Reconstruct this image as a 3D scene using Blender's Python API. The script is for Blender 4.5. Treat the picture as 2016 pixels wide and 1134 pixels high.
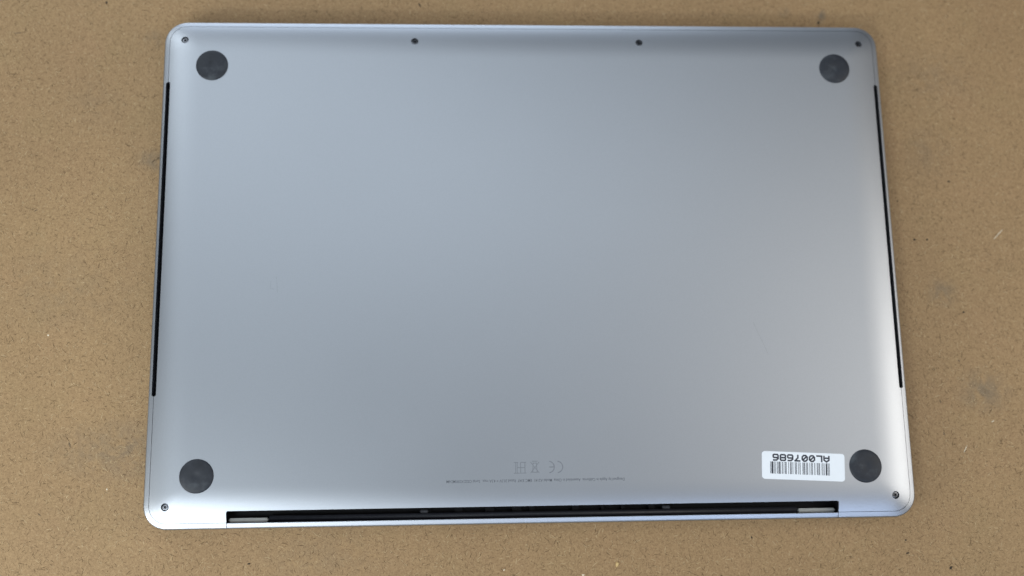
import bpy, bmesh, math, random
import numpy as np
from mathutils import Matrix, Vector
from mathutils.geometry import delaunay_2d_cdt

# ------------------------------------------------------------------ scene, camera, light
scene = bpy.context.scene
for o in list(bpy.data.objects):
    bpy.data.objects.remove(o)
MM = 0.001

cam_data = bpy.data.cameras.new('camera')
cam = bpy.data.objects.new('camera', cam_data)
scene.collection.objects.link(cam)
scene.camera = cam
cam_data.sensor_width = 36.0
cam_data.lens = 2190.46 / 2016 * 36.0
cam_data.clip_start = 0.01
cam_data.clip_end = 50
R = Matrix(((0.998363, 0.005972, -0.056875), (-0.017046, 0.980399, -0.196282), (0.054588, 0.196931, 0.978897)))
cam.matrix_world = Matrix.Translation((-0.040073, -0.116979, 0.534276)) @ R.to_4x4()
cam_data.dof.use_dof = True
cam_data.dof.focus_distance = 0.510
cam_data.dof.aperture_fstop = 4.2

world = bpy.data.worlds.new('World')
scene.world = world
world.use_nodes = True
bg = world.node_tree.nodes['Background']
bg.inputs['Color'].default_value = (0.857, 0.924, 1.000, 1)
bg.inputs['Strength'].default_value = 0.142

def area(name, pos, target, sx, sy, power, color):
    l = bpy.data.lights.new(name, 'AREA')
    l.shape = 'RECTANGLE'; l.size = sx; l.size_y = sy
    l.energy = power; l.color = color
    o = bpy.data.objects.new(name, l)
    scene.collection.objects.link(o)
    o.location = pos
    d = Vector(target) - Vector(pos)
    z = -d.normalized(); x = Vector((1, 0, 0)); x = (x - z * x.dot(z)).normalized(); y = z.cross(x)
    o.rotation_euler = Matrix((x, y, z)).transposed().to_euler()
    return o
area('side_ceiling_light', (-0.6, 0.65, 1.3), (0, 0, 0), 1.0, 0.8, 2.9, (0.800, 0.905, 1.000))
area('middle_ceiling_light', (0.10, 0.50, 1.5), (0, 0, 0), 0.7, 0.3, 1.5, (0.800, 0.905, 1.000))
area('window_light', (-0.52, -1.06, 1.1), (0, 0, 0), 0.55, 0.12, 6.0, (0.894, 0.962, 1.000))
area('warm_window_light', (0.85, -0.07, 0.56), (0, 0, 0), 0.42, 0.42, 2.25, (1.000, 0.952, 0.876))
area('warm_ceiling_light', (0.75, 0.05, 1.2), (0, 0, 0), 0.7, 0.7, 1.85, (1.000, 0.952, 0.876))
area('far_left_fill_light', (-0.8, 0.7, 0.7), (0, 0, 0), 0.4, 0.4, 1.69, (0.854, 0.942, 1.000))  # added fill on the far left, placed to balance the light
area('blue_window_light', (0.5, -1.1, 1.3), (0, 0, 0), 0.6, 0.3, 4.76, (0.576, 0.720, 1.000))
area('low_window_light', (-0.2, 1.5, 0.35), (0, 0, 0), 1.2, 0.4, 8.0, (0.727, 0.845, 1.000))
area('left_high_fill_light', (-0.40, -0.36, 0.68), (0, 0, 0), 0.2, 0.2, 1.45, (0.849, 0.943, 1.000))  # added fill close by, brightens the left hinge-side edge and the board
area('low_side_fill_light', (-0.62, -0.38, 0.32), (0, 0, 0), 0.25, 0.25, 2.23, (0.950, 1.000, 1.000))  # added low fill, brightens the left part of the board

scene.view_settings.view_transform = 'Standard'
scene.view_settings.look = 'None'
scene.view_settings.exposure = 0.0
scene.view_settings.gamma = 1.0
scene.view_settings.use_curve_mapping = False
scene.render.engine = 'CYCLES'

# ------------------------------------------------------------------ materials
def new_mat(name):
    m = bpy.data.materials.new(name); m.use_nodes = True
    nt = m.node_tree
    return m, nt, nt.nodes['Principled BSDF']

def node(nt, kind, **kw):
    n = nt.nodes.new(kind)
    for k, v in kw.items():
        if k in n.inputs: n.inputs[k].default_value = v
        else: setattr(n, k, v)
    return n

def ramp(nt, stops):
    r = nt.nodes.new('ShaderNodeValToRGB')
    els = r.color_ramp.elements
    while len(els) < len(stops): els.new(0.5)
    for e, (p, c) in zip(els, stops):
        e.position = p; e.color = (*c, 1) if len(c) == 3 else c
    return r

def plain(name, col, rough=0.5, metal=0.0, spec=0.5, noise=0.0, scale=400):
    m, nt, b = new_mat(name)
    b.inputs['Roughness'].default_value = rough
    b.inputs['Metallic'].default_value = metal
    b.inputs['Specular IOR Level'].default_value = spec
    tc = node(nt, 'ShaderNodeTexCoord')
    n = node(nt, 'ShaderNodeTexNoise', Scale=scale, Detail=3.0)
    nt.links.new(tc.outputs['Object'], n.inputs['Vector'])
    lo = tuple(c * (1 - noise) for c in col); hi = tuple(min(1, c * (1 + noise)) for c in col)
    r = ramp(nt, [(0.3, lo), (0.7, hi)])
    nt.links.new(n.outputs['Fac'], r.inputs['Fac'])
    nt.links.new(r.outputs['Color'], b.inputs['Base Color'])
    return m

def aluminium(name, col, rough):
    m, nt, b = new_mat(name)
    b.inputs['Metallic'].default_value = 1.0
    tc = node(nt, 'ShaderNodeTexCoord')
    n = node(nt, 'ShaderNodeTexNoise', Scale=2600.0, Detail=2.0)       # bead-blasted anodised grain
    nt.links.new(tc.outputs['Object'], n.inputs['Vector'])
    big = node(nt, 'ShaderNodeTexNoise', Scale=9.0, Detail=4.0)        # handling: faint uneven sheen
    nt.links.new(tc.outputs['Object'], big.inputs['Vector'])
    r1 = ramp(nt, [(0.25, tuple(c * 0.965 for c in col)), (0.75, tuple(c * 1.035 for c in col))])
    nt.links.new(n.outputs['Fac'], r1.inputs['Fac'])
    nt.links.new(r1.outputs['Color'], b.inputs['Base Color'])
    mr = node(nt, 'ShaderNodeMapRange')
    mr.inputs['To Min'].default_value = rough - 0.025; mr.inputs['To Max'].default_value = rough + 0.025
    nt.links.new(big.outputs['Fac'], mr.inputs['Value'])
    nt.links.new(mr.outputs['Result'], b.inputs['Roughness'])
    bp = node(nt, 'ShaderNodeBump', Strength=0.10, Distance=0.00004)
    nt.links.new(n.outputs['Fac'], bp.inputs['Height'])
    nt.links.new(bp.outputs['Normal'], b.inputs['Normal'])
    return m

M_ALU = aluminium('anodised_aluminium', (0.458, 0.478, 0.510), 0.42)
M_LID = aluminium('lid_aluminium', (0.44, 0.455, 0.48), 0.44)
M_CAP = plain('hinge_cap_plastic', (0.55, 0.56, 0.55), 0.5, 0.0, 0.4, 0.05)
M_BLACK = plain('black_plastic_and_shade', (0.006, 0.006, 0.008), 0.6, 0, 0.25, 0.2)  # black parts, also liners whose colour stands in for shade in openings
M_BARREL = plain('hinge_barrel_black', (0.022, 0.023, 0.03), 0.45, 0, 0.4, 0.15)
M_CLIP = plain('dull_clip', (0.05, 0.052, 0.058), 0.6, 0.1, 0.3, 0.3, 900)
M_SCREW = plain('screw_steel', (0.16, 0.165, 0.18), 0.26, 1.0, 0.5, 0.2, 900)
M_SOCKET = plain('screw_socket', (0.012, 0.012, 0.014), 0.5, 0, 0.3, 0.2)
M_ENGRAVE = plain('engraved_mark', (0.18, 0.19, 0.21), 0.55, 0.9, 0.4, 0.12, 900)
M_ENGRAVE2 = plain('engraved_mark_faint', (0.295, 0.31, 0.335), 0.5, 0.95, 0.4, 0.1, 900)
M_SCRATCH = plain('scratch', (0.36, 0.375, 0.40), 0.5, 1.0, 0.4, 0.15, 600)
M_PAPER = plain('label_paper', (0.80, 0.83, 0.86), 0.42, 0, 0.45, 0.015, 200)
M_INK = plain('label_ink', (0.030, 0.032, 0.045), 0.5, 0, 0.4, 0.15, 1500)
M_CHIP = plain('wood_chip', (0.62, 0.44, 0.20), 0.6, 0, 0.3, 0.2, 900)
M_PALE = plain('pale_fleck', (0.72, 0.62, 0.46), 0.7, 0, 0.3, 0.1, 900)
M_SPECK = plain('dark_speck', (0.045, 0.034, 0.024), 0.8, 0, 0.2, 0.3, 900)
M_SPECK2 = plain('brown_speck', (0.16, 0.11, 0.065), 0.8, 0, 0.2, 0.3, 900)
M_FD = plain('dark_fibre', (0.130, 0.082, 0.042), 0.85, 0, 0.15, 0.3, 300)
M_FM = plain('mid_fibre', (0.205, 0.133, 0.070), 0.85, 0, 0.15, 0.2, 300)
M_FL = plain('pale_fibre', (0.47, 0.345, 0.195), 0.8, 0, 0.2, 0.15, 300)

def rubber():
    m, nt, b = new_mat('foot_rubber')
    b.inputs['Roughness'].default_value = 0.55
    b.inputs['Specular IOR Level'].default_value = 0.45
    geo = node(nt, 'ShaderNodeNewGeometry')
    n = node(nt, 'ShaderNodeTexNoise', Scale=120.0, Detail=6.0, Roughness=0.65)
    nt.links.new(geo.outputs['Position'], n.inputs['Vector'])
    r = ramp(nt, [(0.30, (0.009, 0.011, 0.015)), (0.52, (0.017, 0.020, 0.027)), (0.72, (0.052, 0.060, 0.068))])
    nt.links.new(n.outputs['Fac'], r.inputs['Fac'])
    nt.links.new(r.outputs['Color'], b.inputs['Base Color'])
    mr = node(nt, 'ShaderNodeMapRange')
    mr.inputs['To Min'].default_value = 0.38; mr.inputs['To Max'].default_value = 0.7
    nt.links.new(n.outputs['Fac'], mr.inputs['Value'])
    nt.links.new(mr.outputs['Result'], b.inputs['Roughness'])
    bp = node(nt, 'ShaderNodeBump', Strength=0.25, Distance=0.0002)
    nt.links.new(n.outputs['Fac'], bp.inputs['Height'])
    nt.links.new(bp.outputs['Normal'], b.inputs['Normal'])
    return m
M_RUBBER = rubber()

def board():
    m, nt, b = new_mat('fibreboard')
    b.inputs['Roughness'].default_value = 0.62
    b.inputs['Specular IOR Level'].default_value = 0.3
    L = nt.links.new
    tc = node(nt, 'ShaderNodeTexCoord')
    P = tc.outputs['Object']
    def noise(scale, detail=3.0, rough=0.55, dist=0.0, sx=1, sy=1, rz=0):
        mp = node(nt, 'ShaderNodeMapping', vector_type='TEXTURE')
        mp.inputs['Scale'].default_value = (1 / sx, 1 / sy, 1); mp.inputs['Rotation'].default_value = (0, 0, rz)
        L(P, mp.inputs['Vector'])
        n = node(nt, 'ShaderNodeTexNoise', Scale=scale, Detail=detail, Roughness=rough, Distortion=dist)
        L(mp.outputs['Vector'], n.inputs['Vector'])
        return n.outputs['Fac']
    def mix(fac, a, c, mode='MIX'):
        x = nt.nodes.new('ShaderNodeMix'); x.data_type = 'RGBA'; x.blend_type = mode
        for s, v in ((x.inputs[0], fac), (x.inputs[6], a), (x.inputs[7], c)):
            if hasattr(v, 'node'): L(v, s)
            else: s.default_value = v if isinstance(v, float) else (*v, 1)
        return x.outputs[2]
    def thr(fac, lo, hi, amt=1.0):
        r = node(nt, 'ShaderNodeMapRange')
        r.inputs['From Min'].default_value = lo; r.inputs['From Max'].default_value = hi; r.inputs['To Max'].default_value = amt
        L(fac, r.inputs['Value']); return r.outputs['Result']
    cloud = noise(11.0, 4.0, 0.6)
    base = ramp(nt, [(0.30, (0.303, 0.191, 0.092)), (0.70, (0.354, 0.227, 0.109))])
    L(cloud, base.inputs['Fac'])
    col = base.outputs['Color']
    # reddish / greenish drifts of the pressed fibre
    col = mix(thr(noise(38.0, 3.0), 0.5, 0.75, 0.35), col, (0.349, 0.211, 0.106))
    col = mix(thr(noise(33.0, 3.0, 0.6, 0, 1, 1, 1.1), 0.52, 0.75, 0.35), col, (0.312, 0.219, 0.100))
    # fibre grain: stretched noise in several directions
    for rz, amt in ((0.25, 0.26), (0.9, 0.24), (1.55, 0.26), (2.1, 0.24), (2.75, 0.24)):
        f = noise(430.0, 4.0, 0.7, 0.7, 1.0, 3.0, rz + 0.01)
        col = mix(thr(f, 0.53, 0.66, amt), col, (0.158, 0.090, 0.042))
        col = mix(thr(f, 0.47, 0.34, amt * 0.9), col, (0.466, 0.314, 0.163))
    fine = noise(1300.0, 2.0, 0.6)
    col = mix(thr(fine, 0.52, 0.70, 0.45), col, (0.184, 0.109, 0.051))
    # grime smudges, each with its place on the board
    sep = node(nt, 'ShaderNodeSeparateXYZ'); L(P, sep.inputs[0])
    smn = noise(140.0, 4.0, 0.65, 0.5)
    for x, y, r, amt, s in ((-184, 55.5, 7, 0.55, 1.6), (-191, -86, 17, 0.40, 2.6), (223, -63, 13, 0.50, 1.3), (207, -13, 10, 0.42, 1.0),
                            (-187.9, 119, 6, 0.4, 1.0), (155.5, 135, 6, 0.75, 0.6), (136, 136.6, 4, 0.4, 1.0), (213, 100, 22, 0.18, 1.4),
                            (-225, -10, 26, 0.16, 1.5), (205, 60, 20, 0.2, 0.8), (-100, -138, 20, 0.15, 2.2), (-215, 85, 18, 0.12, 1.0)):
        v = node(nt, 'ShaderNodeCombineXYZ')
        for k, (c, sc) in enumerate(((x, 1 / (r * s)), (y, 1 / r))):
            ma = node(nt, 'ShaderNodeMath', operation='MULTIPLY_ADD')
            L(sep.outputs[k], ma.inputs[0]); ma.inputs[1].default_value = 1000 * sc; ma.inputs[2].default_value = -c * sc
            L(ma.outputs[0], v.inputs[k])
        ln = node(nt, 'ShaderNodeVectorMath', operation='LENGTH'); L(v.outputs[0], ln.inputs[0])
        fall = thr(ln.outputs['Value'], 1.0, 0.1)
        mu = node(nt, 'ShaderNodeMath', operation='MULTIPLY'); L(fall, mu.inputs[0]); L(thr(smn, 0.36, 0.58, amt), mu.inputs[1])
        col = mix(mu.outputs[0], col, (0.13, 0.115, 0.09))
    L(col, b.inputs['Base Color'])
    h = node(nt, 'ShaderNodeMath', operation='ADD'); L(noise(520.0, 4.0, 0.65, 0.8, 1, 2.0, 0.7), h.inputs[0]); L(fine, h.inputs[1])
    bp = node(nt, 'ShaderNodeBump', Strength=0.45, Distance=0.00016)
    L(h.outputs[0], bp.inputs['Height']); L(bp.outputs['Normal'], b.inputs['Normal'])
    return m
M_BOARD = board()

# ------------------------------------------------------------------ helpers
def link(name, mesh, mat, parent=None, loc=(0, 0, 0), rz=0.0):
    o = bpy.data.objects.new(name, mesh)
    scene.collection.objects.link(o)
    if mat is not None: mesh.materials.append(mat)
    o.parent = parent
    o.location = [c * MM for c in loc]
    o.rotation_euler = (0, 0, rz)
    return o

def mesh_from(name, V, F, smooth=False):
    me = bpy.data.meshes.new(name)
    me.from_pydata([(v[0] * MM, v[1] * MM, v[2] * MM) for v in V], [], F)
    if smooth: me.polygons.foreach_set('use_smooth', [True] * len(me.polygons))
    me.update()
    return me

def lathe(profile, n=48):
    """profile: (r, z) from the axis outwards; first point on the axis"""
    V = [(0, 0, profile[0][1])]; F = []
    for r, z in profile[1:]:
        for k in range(n):
            a = 2 * math.pi * k / n
            V.append((r * math.cos(a), r * math.sin(a), z))
    for k in range(n): F.append((0, 1 + k, 1 + (k + 1) % n))
    for j in range(len(profile) - 2):
        a, b = 1 + j * n, 1 + (j + 1) * n
        for k in range(n): F.append((a + k, b + k, b + (k + 1) % n, a + (k + 1) % n))
    return V, F

def rrect(w, h, r, n=12, cx=0, cy=0):
    P = []
    for qx, qy, a0 in ((1, 1, 0), (-1, 1, 90), (-1, -1, 180), (1, -1, 270)):
        for k in range(n + 1):
            a = math.radians(a0 + 90 * k / n)
            P.append((cx + qx * (w - r) + r * math.cos(a), cy + qy * (h - r) + r * math.sin(a)))
    return P

def densify(P, step):
    out = []
    for a, b in zip(P, P[1:] + P[:1]):
        L = math.dist(a, b); n = max(1, int(math.ceil(L / step)))
        for k in range(n): out.append((a[0] + (b[0] - a[0]) * k / n, a[1] + (b[1] - a[1]) * k / n))
    return out

def inside(P, X, Y):
    res = np.zeros(len(X), bool)
    for (x1, y1), (x2, y2) in zip(P, P[1:] + P[:1]):
        if y1 == y2: continue
        c = ((y1 > Y) != (y2 > Y)) & (X < (x2 - x1) * (Y - y1) / (y2 - y1) + x1)
        res ^= c
    return res

def seg_dist(P, X, Y):
    d = np.full(len(X), 1e9)
    for (x1, y1), (x2, y2) in zip(P, P[1:] + P[:1]):
        dx, dy = x2 - x1, y2 - y1; L2 = dx * dx + dy * dy + 1e-12
        t = np.clip(((X - x1) * dx + (Y - y1) * dy) / L2, 0, 1)
        d = np.minimum(d, np.hypot(X - x1 - t * dx, Y - y1 - t * dy))
    return d

def region(outer, holes, grid=None, clear=0.35):
    """constrained triangulation of outer minus holes; returns pts, tris, boundary loops"""
    pts = list(outer); E = [(i, (i + 1) % len(outer)) for i in range(len(outer))]
    for h in holes:
        o = len(pts); pts += h; E += [(o + i, o + (i + 1) % len(h)) for i in range(len(h))]
    if grid is not None:
        G = np.array(grid); X, Y = G[:, 0], G[:, 1]
        ok = inside(outer, X, Y) & (seg_dist(outer, X, Y) > clear)
        for h in holes: ok &= ~inside(h, X, Y) & (seg_dist(h, X, Y) > clear)
        pts += [tuple(g) for g in G[ok]]
    v, e, f, *_ = delaunay_2d_cdt([Vector(p) for p in pts], E, [], 0, 1e-7)
    v = [(p.x, p.y) for p in v]
    C = np.array([[sum(v[i][0] for i in t) / 3, sum(v[i][1] for i in t) / 3] for t in f])
    ok = inside(outer, C[:, 0], C[:, 1])
    for h in holes: ok &= ~inside(h, C[:, 0], C[:, 1])
    F = []
    for t, k in zip(f, ok):
        if not k: continue
        a, b, c = (v[i] for i in t)
        ar = (b[0] - a[0]) * (c[1] - a[1]) - (c[0] - a[0]) * (b[1] - a[1])
        if abs(ar) < 1e-9: continue
        F.append(tuple(t) if ar > 0 else tuple(reversed(t)))
    return v, F

def slab(name, outer, holes, zf, nf, z_bot, mat, parent, grid=None, clear=0.35):
    """a sheet whose top follows zf, with side walls down to z_bot and an underside; top normals are those of the surface"""
    v, F = region(outer, holes, grid, clear)
    n = len(v)
    V = [(x, y, zf(x, y)) for x, y in v]
    N = [nf(x, y) for x, y in v]
    cnt = {}
    for t in F:
        for a, b in ((t[0], t[1]), (t[1], t[2]), (t[2], t[0])): cnt[(a, b)] = 1
    border = [(a, b) for a, b in cnt if (b, a) not in cnt]
    V2 = list(V); F2 = list(F); LN = [N[i] for t in F for i in t]
    low = {}
    for a, b in border:
        for i in (a, b):
            if i not in low:
                low[i] = len(V2); V2.append((V[i][0], V[i][1], z_bot if not callable(z_bot) else z_bot(V[i][0], V[i][1])))
        F2.append((a, low[a], low[b], b))
        d = Vector((V[b][0] - V[a][0], V[b][1] - V[a][1], 0)).normalized(); nn = (d.y, -d.x, 0)
        LN += [nn] * 4
    me = bpy.data.meshes.new(name)
    me.from_pydata([(x * MM, y * MM, z * MM) for x, y, z in V2], [], F2)
    me.polygons.foreach_set('use_smooth', [True] * len(me.polygons))
    me.normals_split_custom_set([Vector(q).normalized() for q in LN])
    me.update()
    return link(name, me, mat, parent)

def strokes_mesh(lines, width, z=0.0, zf=None):
    """flat ribbon strokes merged into one non-overlapping sheet"""
    pts = []; E = []; polys = []
    def add(poly):
        o = len(pts); pts.extend(poly); k = len(poly)
        E.extend((o + i, o + (i + 1) % k) for i in range(k)); polys.append(poly)
    for ln in lines:
        wd = width
        for a, b in zip(ln[:-1], ln[1:]):
            d = Vector((b[0] - a[0], b[1] - a[1]))
            if d.length < 1e-9: continue
            d.normalize(); q = Vector((-d.y, d.x)) * wd / 2; e = d * wd * 0.32
            A = Vector(a) - e; B = Vector(b) + e
            add([tuple(A - q), tuple(B - q), tuple(B + q), tuple(A + q)])
    v, e, f, *_ = delaunay_2d_cdt([Vector(p) for p in pts], E, [], 0, 1e-6)
    C = np.array([[sum(v[i].x for i in t) / 3, sum(v[i].y for i in t) / 3] for t in f])
    ok = np.zeros(len(f), bool)
    for p in polys: ok |= inside(p, C[:, 0], C[:, 1])
    F = []
    for t, k in zip(f, ok):
        if k:
            a, b, c = (v[i] for i in t)
            ar = (b - a).cross(c - a)
            F.append(tuple(t) if ar > 0 else tuple(reversed(t)))
    return [(p.x, p.y, (zf(p.x, p.y) if zf else 0) + z) for p in v], F

def arc(cx, cy, r, a0, a1, n=10, sy=1.0):
    return [(cx + r * math.cos(math.radians(a0 + (a1 - a0) * k / n)), cy + sy * r * math.sin(math.radians(a0 + (a1 - a0) * k / n))) for k in range(n + 1)]

# ------------------------------------------------------------------ setting: the fibreboard table top
bm = bmesh.new()
bmesh.ops.create_cube(bm, size=1)
bmesh.ops.scale(bm, vec=(1.3, 0.95, 0.018), verts=bm.verts)
bmesh.ops.translate(bm, vec=(0, 0, -0.009), verts=bm.verts)
bmesh.ops.bevel(bm, geom=bm.edges[:], offset=0.001, segments=2, affect='EDGES')
me = bpy.data.meshes.new('tabletop'); bm.to_mesh(me); bm.free()
table = link('tabletop', me, M_BOARD)
table['kind'] = 'structure'
table['label'] = 'brown fibreboard table top with short pressed fibres and grime smudges'

# ------------------------------------------------------------------ the laptop, lying upside down
W, H, RC = 178.95, 122.95, 11.0
Z0, DZ, FALL, PW, Q = 12.0, 3.5, 20.0, 2.4, 1.656   # edge height, drop, width of the curve, its power, corner blend
SEAM = 2.75
NX = 141.3            # half width of the hinge opening
NY = -H + 8.0         # its inner edge

def drop(d):
    return max(0.0, 1 - max(d, 0.0) / FALL) ** PW

def zf(x, y):
    a = drop(W - abs(x)); b = drop(H - abs(y))
    s = (a ** Q + b ** Q) ** (1 / Q) if (a > 0 or b > 0) else 0.0
    return Z0 + DZ * (1 - min(s, 1.03))

def nf(x, y):
    e = 0.05
    gx = (zf(min(x + e, W), y) - zf(max(x - e, -W), y)) / (min(x + e, W) - max(x - e, -W))
    gy = (zf(x, min(y + e, H)) - zf(x, max(y - e, -H))) / (min(y + e, H) - max(y - e, -H))
    return Vector((-gx, -gy, 1)).normalized()

def edge_out(x, y):
    """distance inside the rounded outline and the outward direction"""
    qx, qy = abs(x) - (W - RC), abs(y) - (H - RC)
    if qx > 0 and qy > 0:
        l = math.hypot(qx, qy); return RC - l, Vector((math.copysign(qx / l, x), math.copysign(qy / l, y), 0))
    if W - abs(x) < H - abs(y): return W - abs(x), Vector((math.copysign(1, x), 0, 0))
    return H - abs(y), Vector((0, math.copysign(1, y), 0))

def rim_z(x, y):
    d, _ = edge_out(x, y)
    return zf(x, y) - (0.42 * (1 - d / 0.55) ** 2 if d < 0.55 else 0)

def rim_n(x, y):
    d, out = edge_out(x, y); n = nf(x, y)
    if d < 0.55: n = (n + out * 1.5 * (1 - d / 0.55)).normalized()
    return n

def spaced(half, near=22.0, fine=1.0, coarse=6.5):
    a = list(np.arange(half - near, half, fine)); c = list(np.linspace(-(half - near), half - near, int(2 * (half - near) / coarse)))
    return [-v for v in a[::-1]][:-1] + c + a[1:]

laptop = bpy.data.objects.new('laptop', None)
scene.collection.objects.link(laptop)
laptop.empty_display_size = 0.05
laptop['label'] = 'grey aluminium laptop lying closed and upside down on brown fibreboard'
laptop['category'] = 'laptop'

SCREWS = [(-168.6, 112.5), (-56.13, 112.4), (56.13, 112.4), (168.6, 112.5), (-168.6, -112.8), (168.6, -112.8)]
FEET = [(-154.83, 98.9), (154.83, 98.9), (-154.83, -99.2), (154.83, -99.2)]
VX, VY0, VY1, VW = 176.2, -62.5, 91.2, 1.08

def circle(cx, cy, r, n=28):
    return [(cx + r * math.cos(2 * math.pi * k / n), cy + r * math.sin(2 * math.pi * k / n)) for k in range(n)]

# ---- bottom plate outline: inset rounded rectangle with the hinge opening and vent bites
def plate_outline(gap=0.10):
    d = SEAM + gap
    w, h, r = W - d, H - d, RC - d
    P = []
    def vent(side):
        # half of the slot bites into the plate; list runs in the direction of travel (counter-clockwise)
        x0 = side * w; xb = side * (VX - VW)
        ys = (VY0, VY1) if side > 0 else (VY1, VY0)
        s = 1 if side > 0 else -1
        a = [(x0, ys[0] + s * 0.0)]
        for k in range(1, 6):
            t = math.radians(90 * k / 5)
            a.append((x0 + (xb - x0) * math.sin(t), ys[0] + s * 0.9 * (1 - math.cos(t))))
        b = []
        for k in range(5, -1, -1):
            t = math.radians(90 * k / 5)
            b.append((x0 + (xb - x0) * math.sin(t), ys[1] - s * 0.9 * (1 - math.cos(t))))
        return a + b
    def corner(qx, qy, a0):
        return [(qx * (w - r) + r * math.cos(math.radians(a0 + 90 * k / 12)), qy * (h - r) + r * math.sin(math.radians(a0 + 90 * k / 12))) for k in range(13)]
    P += corner(1, -1, 270) + vent(1) + corner(1, 1, 0) + corner(-1, 1, 90) + vent(-1) + corner(-1, -1, 180)
    # hinge opening in the back edge
    rr = 0.9
    P += [(-NX, -h)]
    P += [(-NX + rr - rr * math.cos(math.radians(90 * k / 6)), NY - rr + rr * math.sin(math.radians(90 * k / 6))) for k in range(7)]
    P += [(NX - rr + rr * math.sin(math.radians(90 * k / 6)), NY - rr + rr * math.cos(math.radians(90 * k / 6))) for k in range(7)]
    P += [(NX, -h)]
    return P

grid = [(x, y) for x in spaced(W) for y in spaced(H)]
plate_poly = densify(plate_outline(), 2.5)
holes = [circle(x, y, 1.78) for x, y in SCREWS]
bottom = slab('bottom_plate', plate_poly, holes, zf, nf, lambda x, y: zf(x, y) - 1.1, M_ALU, laptop, grid, 0.4)
bottom['label'] = 'satin grey aluminium bottom plate with curved edges'

# ---- rim of the body around the plate, open at the hinge: a structured sweep round the outline
def rim_mesh():
    K = []                                   # (straight/corner spec) sampled round the outline from hinge to hinge
    def side(p, q, axis):
        L = math.dist(p, q); n = max(2, int(L / 2.0))
        ts = [k / n for k in range(n)]
        if axis == 'y':
            for yv in (VY0, VY1):
                for o in (-0.01, 0.0, 0.12, 0.3, 0.55, 0.9, -0.12, -0.3, -0.55, -0.9):
                    t = (yv + o - p[1]) / (q[1] - p[1])
                    if 0 < t < 1: ts.append(t)
        for t in sorted(set(ts)): K.append(('s', p[0] + (q[0] - p[0]) * t, p[1] + (q[1] - p[1]) * t))
    def corner(qx, qy, a0):
        for k in range(24): K.append(('c', qx, qy, a0 + 90 * k / 24))
    side((NX, -H), (W - RC, -H), 'x'); corner(1, -1, 270); side((W, -H + RC), (W, H - RC), 'y'); corner(1, 1, 0)
    side((W - RC, H), (-W + RC, H), 'x'); corner(-1, 1, 90); side((-W, H - RC), (-W, -H + RC), 'y'); corner(-1, -1, 180)
    side((-W + RC, -H), (-NX, -H), 'x'); K.append(('s', -NX, -H))
    def pos(k, d):
        if k[0] == 'c':
            r = RC - d
            a = math.radians(k[3]); return k[1] * (W - RC) + r * math.cos(a), k[2] * (H - RC) + r * math.sin(a)
        x, y = k[1], k[2]
        if abs(abs(y) - H) < 1e-6: return x, math.copysign(H - d, y)
        return math.copysign(W - d, x), y
    def inner(k):
        d = SEAM - 0.10
        if k[0] == 's' and abs(abs(k[1]) - W) < 1e-6 and VY0 <= k[2] <= VY1:
            e = min(k[2] - VY0, VY1 - k[2]); b = d - (W - VX - VW)
            d -= b * (math.sqrt(max(0, 1 - (1 - e / 0.9) ** 2)) if e < 0.9 else 1)
        return d
    V = []; F = []; LN = []; n = len(K)
    fr = (0.0, 0.05, 0.11, 0.17, 0.24, 0.45, 0.72, 1.0)
    rows = len(fr) + 2
    nor = []
    for k in K:
        di = inner(k); x, y = pos(k, 0); _, out = edge_out(x * 0.9999, y * 0.9999)
        V.append((x, y, 4.95)); nor.append(out)
        for f in fr:
            x, y = pos(k, di * f); V.append((x, y, rim_z(x, y))); nor.append(rim_n(x, y))
        V.append((x, y, 6.0)); nor.append(-out)
    for a in range(n - 1):
        for r in range(rows - 1):
            q = (a * rows + r, (a + 1) * rows + r, (a + 1) * rows + r + 1, a * rows + r + 1)
            F.append(q)
            for i in q:
                rr = i % rows
                if r == 0: LN.append(nor[i - rr] if rr else nor[i])
                elif r == rows - 2: LN.append(nor[i - rr + rows - 1])
                else: LN.append(nor[i])
    for a, flip in ((0, False), (n - 1, True)):          # ends at the hinge opening
        q = tuple(a * rows + r for r in range(rows)); q = q if not flip else q[::-1]
        F.append(q); LN += [Vector((-1 if a == 0 else 1, 0, 0))] * rows
    me = bpy.data.meshes.new('body_frame')
    me.from_pydata([(x * MM, y * MM, z * MM) for x, y, z in V], [], F)
    me.polygons.foreach_set('use_smooth', [True] * len(me.polygons))
    me.normals_split_custom_set([Vector(q).normalized() for q in LN])
    me.update(); return me
body = link('body_frame', rim_mesh(), M_ALU, laptop)
body['label'] = 'grey aluminium body rim around the bottom plate'

# ---- lid under the body
lid_poly = densify(rrect(W, H, RC, 20), 4.0)
def lid_ring(name, zs):
    V = []; F = []; n = None
    for ins, z in zs:
        P = rrect(W - ins, H - ins, RC - ins, 20); n = len(P)
        V += [(x, y, z) for x, y in P]
    for j in range(len(zs) - 1):
        for k in range(n):
            a, b = j * n + k, j * n + (k + 1) % n
            F.append((a, b, b + n, a + n))
    F.append(tuple(range(n))[::-1]); F.append(tuple(range((len(zs) - 1) * n, len(zs) * n)))
    return mesh_from(name, V, F)
link('lid', lid_ring('lid', [(1.0, 0.02), (0.35, 0.2), (0.0, 0.8), (0.0, 4.3), (0.25, 4.6)]), M_LID, laptop)
link('lid_gasket', lid_ring('lid_gasket', [(2.0, 4.62), (2.0, 5.0)]), M_BLACK, laptop)

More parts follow.
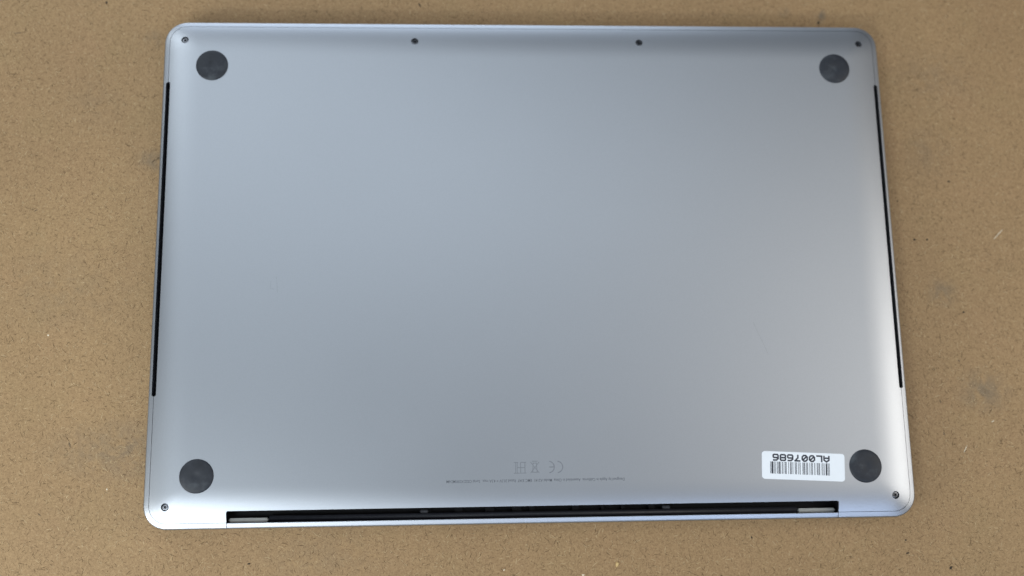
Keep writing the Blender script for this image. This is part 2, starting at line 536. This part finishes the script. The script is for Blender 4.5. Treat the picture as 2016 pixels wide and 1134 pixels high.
# ---- back lip of the lid, the bright strip that closes the hinge opening
def extrude_x(profile, x0, x1, smooth_n=0):
    n = len(profile)
    V = [(x0, y, z) for y, z in profile] + [(x1, y, z) for y, z in profile]
    F = [(k, k + n, (k + 1) % n + n, (k + 1) % n) for k in range(n)]
    F += [tuple(range(n)), tuple(range(n, 2 * n))[::-1]]
    return V, F
prof = [(-H + 0.02, 4.9), (-H + 0.02, 11.0)]
for d in (0.10, 0.25, 0.45, 0.8, 1.3, 1.9, 2.4): prof.append((-H + d, rim_z(0, -H + d) - 0.05))
prof += [(-H + 2.62, rim_z(0, -H + 2.6) - 0.22), (-H + 2.7, rim_z(0, -H + 2.6) - 0.6), (-H + 2.7, 4.9)]
V, F = extrude_x(prof, -NX + 0.22, NX - 0.22)
me = mesh_from('hinge_lip', V, F)
bmx = bmesh.new(); bmx.from_mesh(me); bmesh.ops.recalc_face_normals(bmx, faces=bmx.faces)
for f in bmx.faces: f.smooth = len(f.verts) == 4
for e in bmx.edges:
    if len(e.link_faces) == 2 and e.calc_face_angle(0) > math.radians(40): e.smooth = False
bmx.to_mesh(me); bmx.free()
lip = link('hinge_lip', me, M_ALU, laptop)
lip['label'] = 'bright aluminium strip along the hinge opening'

# ---- inside the hinge opening
def box(name, x0, x1, y0, y1, z0, z1, mat, parent, bev=0.0):
    b = bmesh.new(); bmesh.ops.create_cube(b, size=1)
    bmesh.ops.scale(b, vec=(x1 - x0, y1 - y0, z1 - z0), verts=b.verts)
    bmesh.ops.translate(b, vec=((x0 + x1) / 2, (y0 + y1) / 2, (z0 + z1) / 2), verts=b.verts)
    if bev: bmesh.ops.bevel(b, geom=b.edges[:], offset=bev, segments=3, affect='EDGES')
    bmesh.ops.scale(b, vec=(MM, MM, MM), verts=b.verts)
    me = bpy.data.meshes.new(name); b.to_mesh(me); b.free()
    return link(name, me, mat, parent)

def open_box(name, x0, x1, y0, y1, z0, z1, mat, parent, skip=()):
    V = [(x0, y0, z0), (x1, y0, z0), (x1, y1, z0), (x0, y1, z0), (x0, y0, z1), (x1, y0, z1), (x1, y1, z1), (x0, y1, z1)]
    F = [(0, 1, 2, 3), (0, 4, 5, 1), (1, 5, 6, 2), (2, 6, 7, 3), (3, 7, 4, 0)]
    return link(name, mesh_from(name, V, F), mat, parent)

open_box('hinge_well', -NX - 0.6, NX + 0.6, -H + 2.72, NY + 4.0, 5.05, 12.2, M_BLACK, laptop)  # added black liner, its colour stands in for shade deep in the opening
# barrel: black tube along the opening
bn = 20; V = []; F = []
for x in (-122.6, 122.6):
    for k in range(bn):
        a = 2 * math.pi * k / bn
        V.append((x, -H + 4.25 + 1.45 * math.cos(a), 8.0 + 1.45 * math.sin(a)))
F = [(k, (k + 1) % bn, (k + 1) % bn + bn, k + bn) for k in range(bn)] + [tuple(range(bn))[::-1], tuple(range(bn, 2 * bn))]
me = mesh_from('hinge_barrel', V, F); me.polygons.foreach_set('use_smooth', [len(p.vertices) == 4 for p in me.polygons])
link('hinge_barrel', me, M_BARREL, laptop)
cap1 = box('hinge_cap', -140.9, -123.2, -H + 2.95, -H + 4.75, 5.2, 9.4, M_CAP, laptop, 0.5)
cap2 = cap1.copy(); scene.collection.objects.link(cap2); cap2.location.x = (140.6 + 123.6 - 0.1) * MM
cap1['label'] = 'pale grey hinge end block'; cap2['label'] = 'pale grey hinge end block'
# dim fan-outlet fins and clips deep in the opening, unevenly spaced
random.seed(5)
fin = box('vent_fin', -1.0, 1.0, NY - 2.4, NY + 2.5, 5.4, 6.8, M_BLACK, laptop)
fin.location.x = -50 * MM
for k in range(1, 9):
    r2 = fin.copy(); scene.collection.objects.link(r2); r2.location.x = (-50 + k * 13 + random.uniform(-4, 4)) * MM; r2.scale.x = random.uniform(0.4, 2.2)
for x in (-52.0, 61.0):
    box('hinge_clip', x - 1.9, x + 1.9, NY - 2.4, NY - 0.9, 7.4, 8.6, M_CLIP, laptop, 0.4)

# ---- side vents: added black troughs under the slots stand in for the shade inside
for s in (-1, 1):
    x0, x1 = sorted((s * (VX - 2.2), s * (VX + VW + 0.35)))
    open_box('side_vent', x0, x1, VY0 - 1, VY1 + 1, 7.0, 11.9, M_BLACK, laptop)

# ---- feet
prof_foot = [(0, 0.74), (0.8, 0.76), (1.6, 0.90), (2.6, 0.99), (4.4, 0.93), (5.8, 0.78), (6.8, 0.60), (7.4, 0.40), (7.7, 0.18), (7.78, -0.15)]
V, F = lathe(prof_foot, 56)
foot_me = mesh_from('foot', V, F, True)
foot_me.materials.append(M_RUBBER)
for i, (x, y) in enumerate(FEET):
    f = link('foot', foot_me, None, laptop, (x, y, zf(x, y)), rz=i * 1.3)
    f['label'] = 'round dark rubber foot'
# ---- screws: dished heads with five-lobe sockets
lob = [((0.62 + 0.17 * math.cos(5 * t)) * math.cos(t), (0.62 + 0.17 * math.cos(5 * t)) * math.sin(t)) for t in [2 * math.pi * k / 40 for k in range(40)]]
headv, headf = region(circle(0, 0, 1.62, 40), [lob], [tuple(p) for r in (1.0, 1.3, 1.5) for p in circle(0, 0, r, 36)], 0.08)
def head_z(x, y):
    r = math.hypot(x, y)
    return -0.45 - (0.30 * ((r - 1.25) / 0.37) ** 2 if r > 1.25 else 0)
hv = [(x, y, head_z(x, y)) for x, y in headv]
screw_me = mesh_from('screw', hv, headf, True); screw_me.materials.append(M_SCREW)
sv = [(x, y, -0.455) for x, y in lob] + [(x * 0.92, y * 0.92, -1.05) for x, y in lob]
sf = [(k, (k + 1) % 40, (k + 1) % 40 + 40, k + 40) for k in range(40)] + [tuple(range(40, 80))]
sock_me = mesh_from('socket', sv, sf); sock_me.materials.append(M_SOCKET)
wv, wf = lathe([(0, -1.15), (1.95, -1.15), (1.95, -0.35)], 28)
well_me = mesh_from('screw_well', wv, wf); well_me.materials.append(M_BLACK)
for i, (x, y) in enumerate(SCREWS):
    n = nf(x, y)
    q = Vector((0, 0, 1)).rotation_difference(n).to_matrix().to_4x4()
    s = link('screw', screw_me, None, laptop)
    s.matrix_local = Matrix.Translation(Vector((x, y, zf(x, y))) * MM) @ q @ Matrix.Rotation(0.4 + i * 0.9, 4, 'Z')
    k = link('socket', sock_me, None, s)
    w_ = link('screw_well', well_me, None, s)

# ---- engraved marks and line of writing (read from the far side)
TZ = 0.018
RZ = math.pi
def text_mesh(body, size):
    cu = bpy.data.curves.new('txt', 'FONT'); cu.body = body; cu.size = size; cu.fill_mode = 'FRONT'; cu.resolution_u = 2
    cu.align_x = 'LEFT'; cu.offset = 0.012
    o = bpy.data.objects.new('txt', cu); scene.collection.objects.link(o)
    dg = bpy.context.evaluated_depsgraph_get(); dg.update()
    me = bpy.data.meshes.new_from_object(o.evaluated_get(dg))
    bpy.data.objects.remove(o); return me
line = 'Designed by Apple in California  Assembled in China  Model A2141  EMC 3347  Rated 20.3V = 4.3A max.  Serial C02DX03KMD6M'
tm = text_mesh(line, 1.0)
co = np.array([v.co[:] for v in tm.vertices]); lo, hi = co.min(0), co.max(0)
sc = 82.3 / (hi[0] - lo[0])
hs = 1.85 * MM
for v in tm.vertices: v.co = Vector(((v.co.x - lo[0]) * sc * MM, v.co.y * hs, 0))
wr = link('engraved_writing', tm, M_ENGRAVE, bottom)
wr.location = (40.7 * MM, -102.85 * MM, (Z0 + DZ + TZ) * MM); wr.rotation_euler = (0, 0, RZ)
wr['label'] = 'tiny line of engraved writing'
# marks, drawn in the reader's frame (x to the reader's right = picture left)
ce = [arc(-7.3, 0, 2.6, 100, 260, 14), arc(-3.4, 0, 2.6, 100, 260, 14), [(-5.8, 0), (-3.9, 0)]]
bin_ = [[(-1.35, 2.3), (1.35, 2.3)], [(-1.0, 2.2), (-0.75, -1.9)], [(1.0, 2.2), (0.75, -1.9)], [(-0.75, -1.9), (0.75, -1.9)], [(-1.9, 2.5), (1.9, -2.3)], [(1.9, 2.5), (-1.9, -2.3)], [(-1.2, -2.75), (1.2, -2.75)]]
hm = [[(4.9, 2.6), (10.4, 2.6)], [(5.4, 2.6), (5.4, -2.3)], [(7.4, 2.6), (7.4, -2.3)], [(9.0, 2.6), (9.0, -2.3)], [(9.7, 2.6), (9.7, -2.3)], [(5.4, 0.1), (9.0, 0.1)], [(4.9, -2.3), (7.0, -2.3)], [(8.6, -2.3), (10.4, -2.3)]]
for nm, ls, wd, lab, dx in (('engraved_mark', ce, 0.55, 'engraved CE mark', -2.2), ('engraved_mark', bin_, 0.36, 'engraved crossed-out bin mark', 0.8), ('engraved_mark', hm, 0.38, 'engraved barred H-shaped mark', 0.0)):
    V, F = strokes_mesh(ls, wd)
    mk = link(nm, mesh_from(nm, V, F), M_ENGRAVE2, bottom)
    mk.location = (-dx * MM, -97.45 * MM, (Z0 + DZ + TZ) * MM); mk.rotation_euler = (0, 0, RZ)
    mk['label'] = lab

# ---- asset label
st = bpy.data.objects.new('tmp', None)
SA = math.radians(-2.95); SC = (125.2, -98.9)
P = rrect(19.65, 6.42, 1.45, 8); n = len(P)
V = [(x, y, 0.0) for x, y in P] + [(x, y, 0.09) for x, y in P] + [(x * 0.997, y * 0.993, 0.115) for x, y in P]
F = [(k, (k + 1) % n, (k + 1) % n + n, k + n) for k in range(n)] + [(k + n, (k + 1) % n + n, (k + 1) % n + 2 * n, k + 2 * n) for k in range(n)] + [tuple(range(2 * n, 3 * n))]
bpy.data.objects.remove(st)
sticker = link('sticker', mesh_from('sticker', V, F), M_PAPER, laptop, (SC[0], SC[1], Z0 + DZ + 0.005), RZ + SA)
sticker['label'] = 'white barcode label with rounded corners'
# barcode; positions measured from the picture's left, so mirrored in the reader's frame
bars = [(275, 283), (290, 298), (305, 340), (352, 361), (371, 384), (411, 420), (428, 436), (444, 452), (460, 488), (516, 527), (535, 545), (574, 588), (596, 612),
        (648, 658), (685, 698), (705, 718), (738, 750), (785, 797), (806, 822), (850, 861), (882, 890), (895, 903), (944, 955), (962, 972), (980, 998), (1020, 1032), (1042, 1056),
        (1090, 1102), (1125, 1138), (1146, 1158), (1190, 1206), (1240, 1256), (1266, 1276), (1288, 1305), (1340, 1349), (1359, 1369), (1385, 1398), (1424, 1455), (1465, 1474), (1482, 1490), (1497, 1506)]
V = []; F = []
for a, b in bars:
    xa = 15.75 - (a - 275) / 1231 * 28.2; xb = 15.75 - (b - 275) / 1231 * 28.2
    o = len(V); V += [(xb, -1.75, 0.128), (xa, -1.75, 0.128), (xa, 3.85, 0.128), (xb, 3.85, 0.128)]; F.append((o, o + 1, o + 2, o + 3))
bc = link('barcode', mesh_from('barcode', V, F), M_INK, sticker)
# lettering AL007686 in wide printer strokes with slashed zeros (cell 1 x 1.15)
g = {
 'A': [[(0, 0), (0, .75), (.5, 1.1), (1, .75), (1, 0)], [(0, .38), (1, .38)]],
 'L': [[(0, 1.1), (0, 0), (1, 0)]],
 '0': [[(.3, 0), (.7, 0), (1, .3), (1, .8), (.7, 1.1), (.3, 1.1), (0, .8), (0, .3), (.3, 0)], [(.2, .28), (.8, .82)]],
 '7': [[(0, 1.1), (1, 1.1), (.42, .5), (.42, 0)]],
 '6': [[(.95, 1.1), (.35, 1.1), (0, .8), (0, .2), (.15, 0), (.85, 0), (1, .15), (1, .45), (.85, .6), (0, .6)]],
 '8': [[(.15, 0), (.85, 0), (1, .15), (1, .45), (.85, .58), (1, .7), (1, .97), (.87, 1.1), (.13, 1.1), (0, .97), (0, .7), (.15, .58), (0, .45), (0, .15), (.15, 0)], [(.15, .58), (.85, .58)]],
}
lines = []
for i, ch in enumerate('AL007686'):
    x0 = -12.2 + i * 3.45
    for ln in g[ch]: lines.append([(x0 + 2.35 * a, -5.0 + 2.35 * b) for a, b in ln])
V, F = strokes_mesh(lines, 0.74, 0.128)
le = link('lettering', mesh_from('lettering', V, F), M_INK, sticker)
le['label'] = 'printed serial AL007686'

# ---- faint scratches in the plate
for pts in ([(105.6, -30.5), (107.5, -35.5), (110.0, -41), (111.8, -46)], [(-121.2, -7.0), (-120.7, -11), (-120.5, -14.5)], [(-123.6, -9.0), (-124.0, -12.5), (-122.2, -12.8)], [(155.0, -16.2), (155.3, -16.9)]):
    V, F = strokes_mesh([pts], 0.13, Z0 + DZ + 0.012)
    link('scratch', mesh_from('scratch', V, F), M_SCRATCH, bottom)

# ------------------------------------------------------------------ details of the board: fibres, specks, chip
rng = np.random.default_rng(11)
def fibre_mesh(name, n, area_, mats):
    x = rng.uniform(area_[0], area_[1], n); y = rng.uniform(area_[2], area_[3], n)
    keep = ~((np.abs(x) < W - 6) & (np.abs(y) < H - 6))
    x, y = x[keep], y[keep]; n = len(x)
    ang = rng.uniform(0, math.pi, n); ln = rng.gamma(2.4, 0.36, n) + 0.5; wd = rng.uniform(0.10, 0.26, n) * (0.7 + 0.2 * ln)
    wd = np.minimum(wd, 0.30)
    bend = rng.normal(0, 0.09, n) * ln
    V = np.zeros((n, 9, 3)); dx, dy = np.cos(ang), np.sin(ang)
    for j, t in enumerate((-0.5, 0.0, 0.5)):
        off = bend * (0.25 - t * t) * 2
        cx = x + dx * ln * t - dy * off; cy = y + dy * ln * t + dx * off
        hw = wd / 2 * (1.0 if t == 0 else 0.35)
        for k, s in enumerate((-1, 0, 1)):
            V[:, j * 3 + k, 0] = cx - dy * hw * s; V[:, j * 3 + k, 1] = cy + dx * hw * s
            V[:, j * 3 + k, 2] = (0.02 if s else 0.02 + 0.28 * wd * (1.0 if t == 0 else 0.4))
    base = (np.arange(n) * 9)[:, None, None]
    q = np.array([[0, 3, 4, 1], [1, 4, 5, 2], [3, 6, 7, 4], [4, 7, 8, 5]])[None]
    F = (base + q).reshape(-1, 4)
    me = bpy.data.meshes.new(name)
    me.vertices.add(n * 9); me.vertices.foreach_set('co', (V.reshape(-1) * MM).astype(np.float32))
    me.loops.add(len(F) * 4); me.loops.foreach_set('vertex_index', F.reshape(-1).astype(np.int32))
    me.polygons.add(len(F)); me.polygons.foreach_set('loop_start', (np.arange(len(F)) * 4).astype(np.int32))
    for m in mats: me.materials.append(m)
    pick = rng.choice(len(mats), n, p=(0.34, 0.36, 0.30))
    me.polygons.foreach_set('material_index', np.repeat(pick, 4).astype(np.int32))
    me.update(calc_edges=True); me.validate()
    return me
fib = link('wood_fibres', fibre_mesh('wood_fibres', 105000, (-330, 330, -230, 230), (M_FD, M_FM, M_FL)), None, table)
fib['kind'] = 'stuff'

def flake(name, outline_r, h, mat, parent, x, y, sx, sy, rz, z=0.0, seed=0):
    r_ = random.Random(seed); k = 9
    V = [(0, 0, h)]
    for ring, (f_, z_) in enumerate(((0.65, h * 0.85), (1.0, 0.0))):
        for i in range(k):
            a = 2 * math.pi * i / k; q = f_ * (1 + r_.uniform(-0.25, 0.25))
            V.append((sx * q * math.cos(a), sy * q * math.sin(a), z_))
    F = [(0, 1 + i, 1 + (i + 1) % k) for i in range(k)] + [(1 + i, 1 + k + i, 1 + k + (i + 1) % k, 1 + (i + 1) % k) for i in range(k)]
    return link(name, mesh_from(name, V, F), mat, parent, (x, y, z), rz)
S = [(194.9, 13.8, .6, .5, 0), (201.5, 13.8, .6, .5, 1), (215.7, 44.4, .65, .45, 0), (216.7, -23.6, .55, .45, .6), (177.4, -133.9, .55, .4, 0), (177.85, -140.0, .9, .4, 0.1),
     (198.3, -147.2, .9, .6, 0.9), (154.0, 130.8, 1.0, .6, 1.3), (-212.1, 138.8, .5, 1.0, .2), (-54, 138.9, .35, 1.5, .5), (188.0, 34, .4, .35, 0), (-132.9, -138.9, .7, .4, .3), (102.9, -131.3, .3, .6, .2), (-182.5, 56.6, 1.6, .22, .6), (-185.0, 55.0, 1.2, .22, .9)]
for i, (x, y, a, b, r) in enumerate(S): flake('dark_speck', 1, 0.10, M_SPECK, table, x, y, a, b, r, 0.03, i)
for i, (x, y, a, b, r) in enumerate([(-217.2, -83.1, .45, 1.5, .3), (200.6, -68, .3, 1.0, .2), (201.0, -83.5, .35, 1.1, .1), (212, -48, .3, .8, 1), (-255, 122, 1.9, .25, .05), (-229, -115, .3, .9, .8), (-240, 30, .3, .9, 2)]):
    flake('brown_speck', 1, 0.08, M_SPECK2, table, x, y, a, b, r, 0.03, 40 + i)
for i, (x, y, a, b, r) in enumerate([(238.6, 16.3, 3.4, .20, .76), (210.8, -91.5, 2.1, .20, 1.05), (226.0, -78, .9, .25, .5), (-230.2, -31.4, .5, .4, 0), (21.96, -147.0, .7, .35, 0), (-15, -144, .5, .3, .2), (-199, -104, .3, .5, .1)]):
    flake('pale_fleck', 1, 0.12, M_PALE, table, x, y, a, b, r, 0.03, 80 + i)
chip = flake('wood_chip', 1, 0.9, M_CHIP, None, 38.2, -142.4, 0.85, 1.25, -0.5, 0.02, 7)
chip['label'] = 'tiny golden crumb of wood lying on the board beside the hinge side'
chip['category'] = 'wood chip'
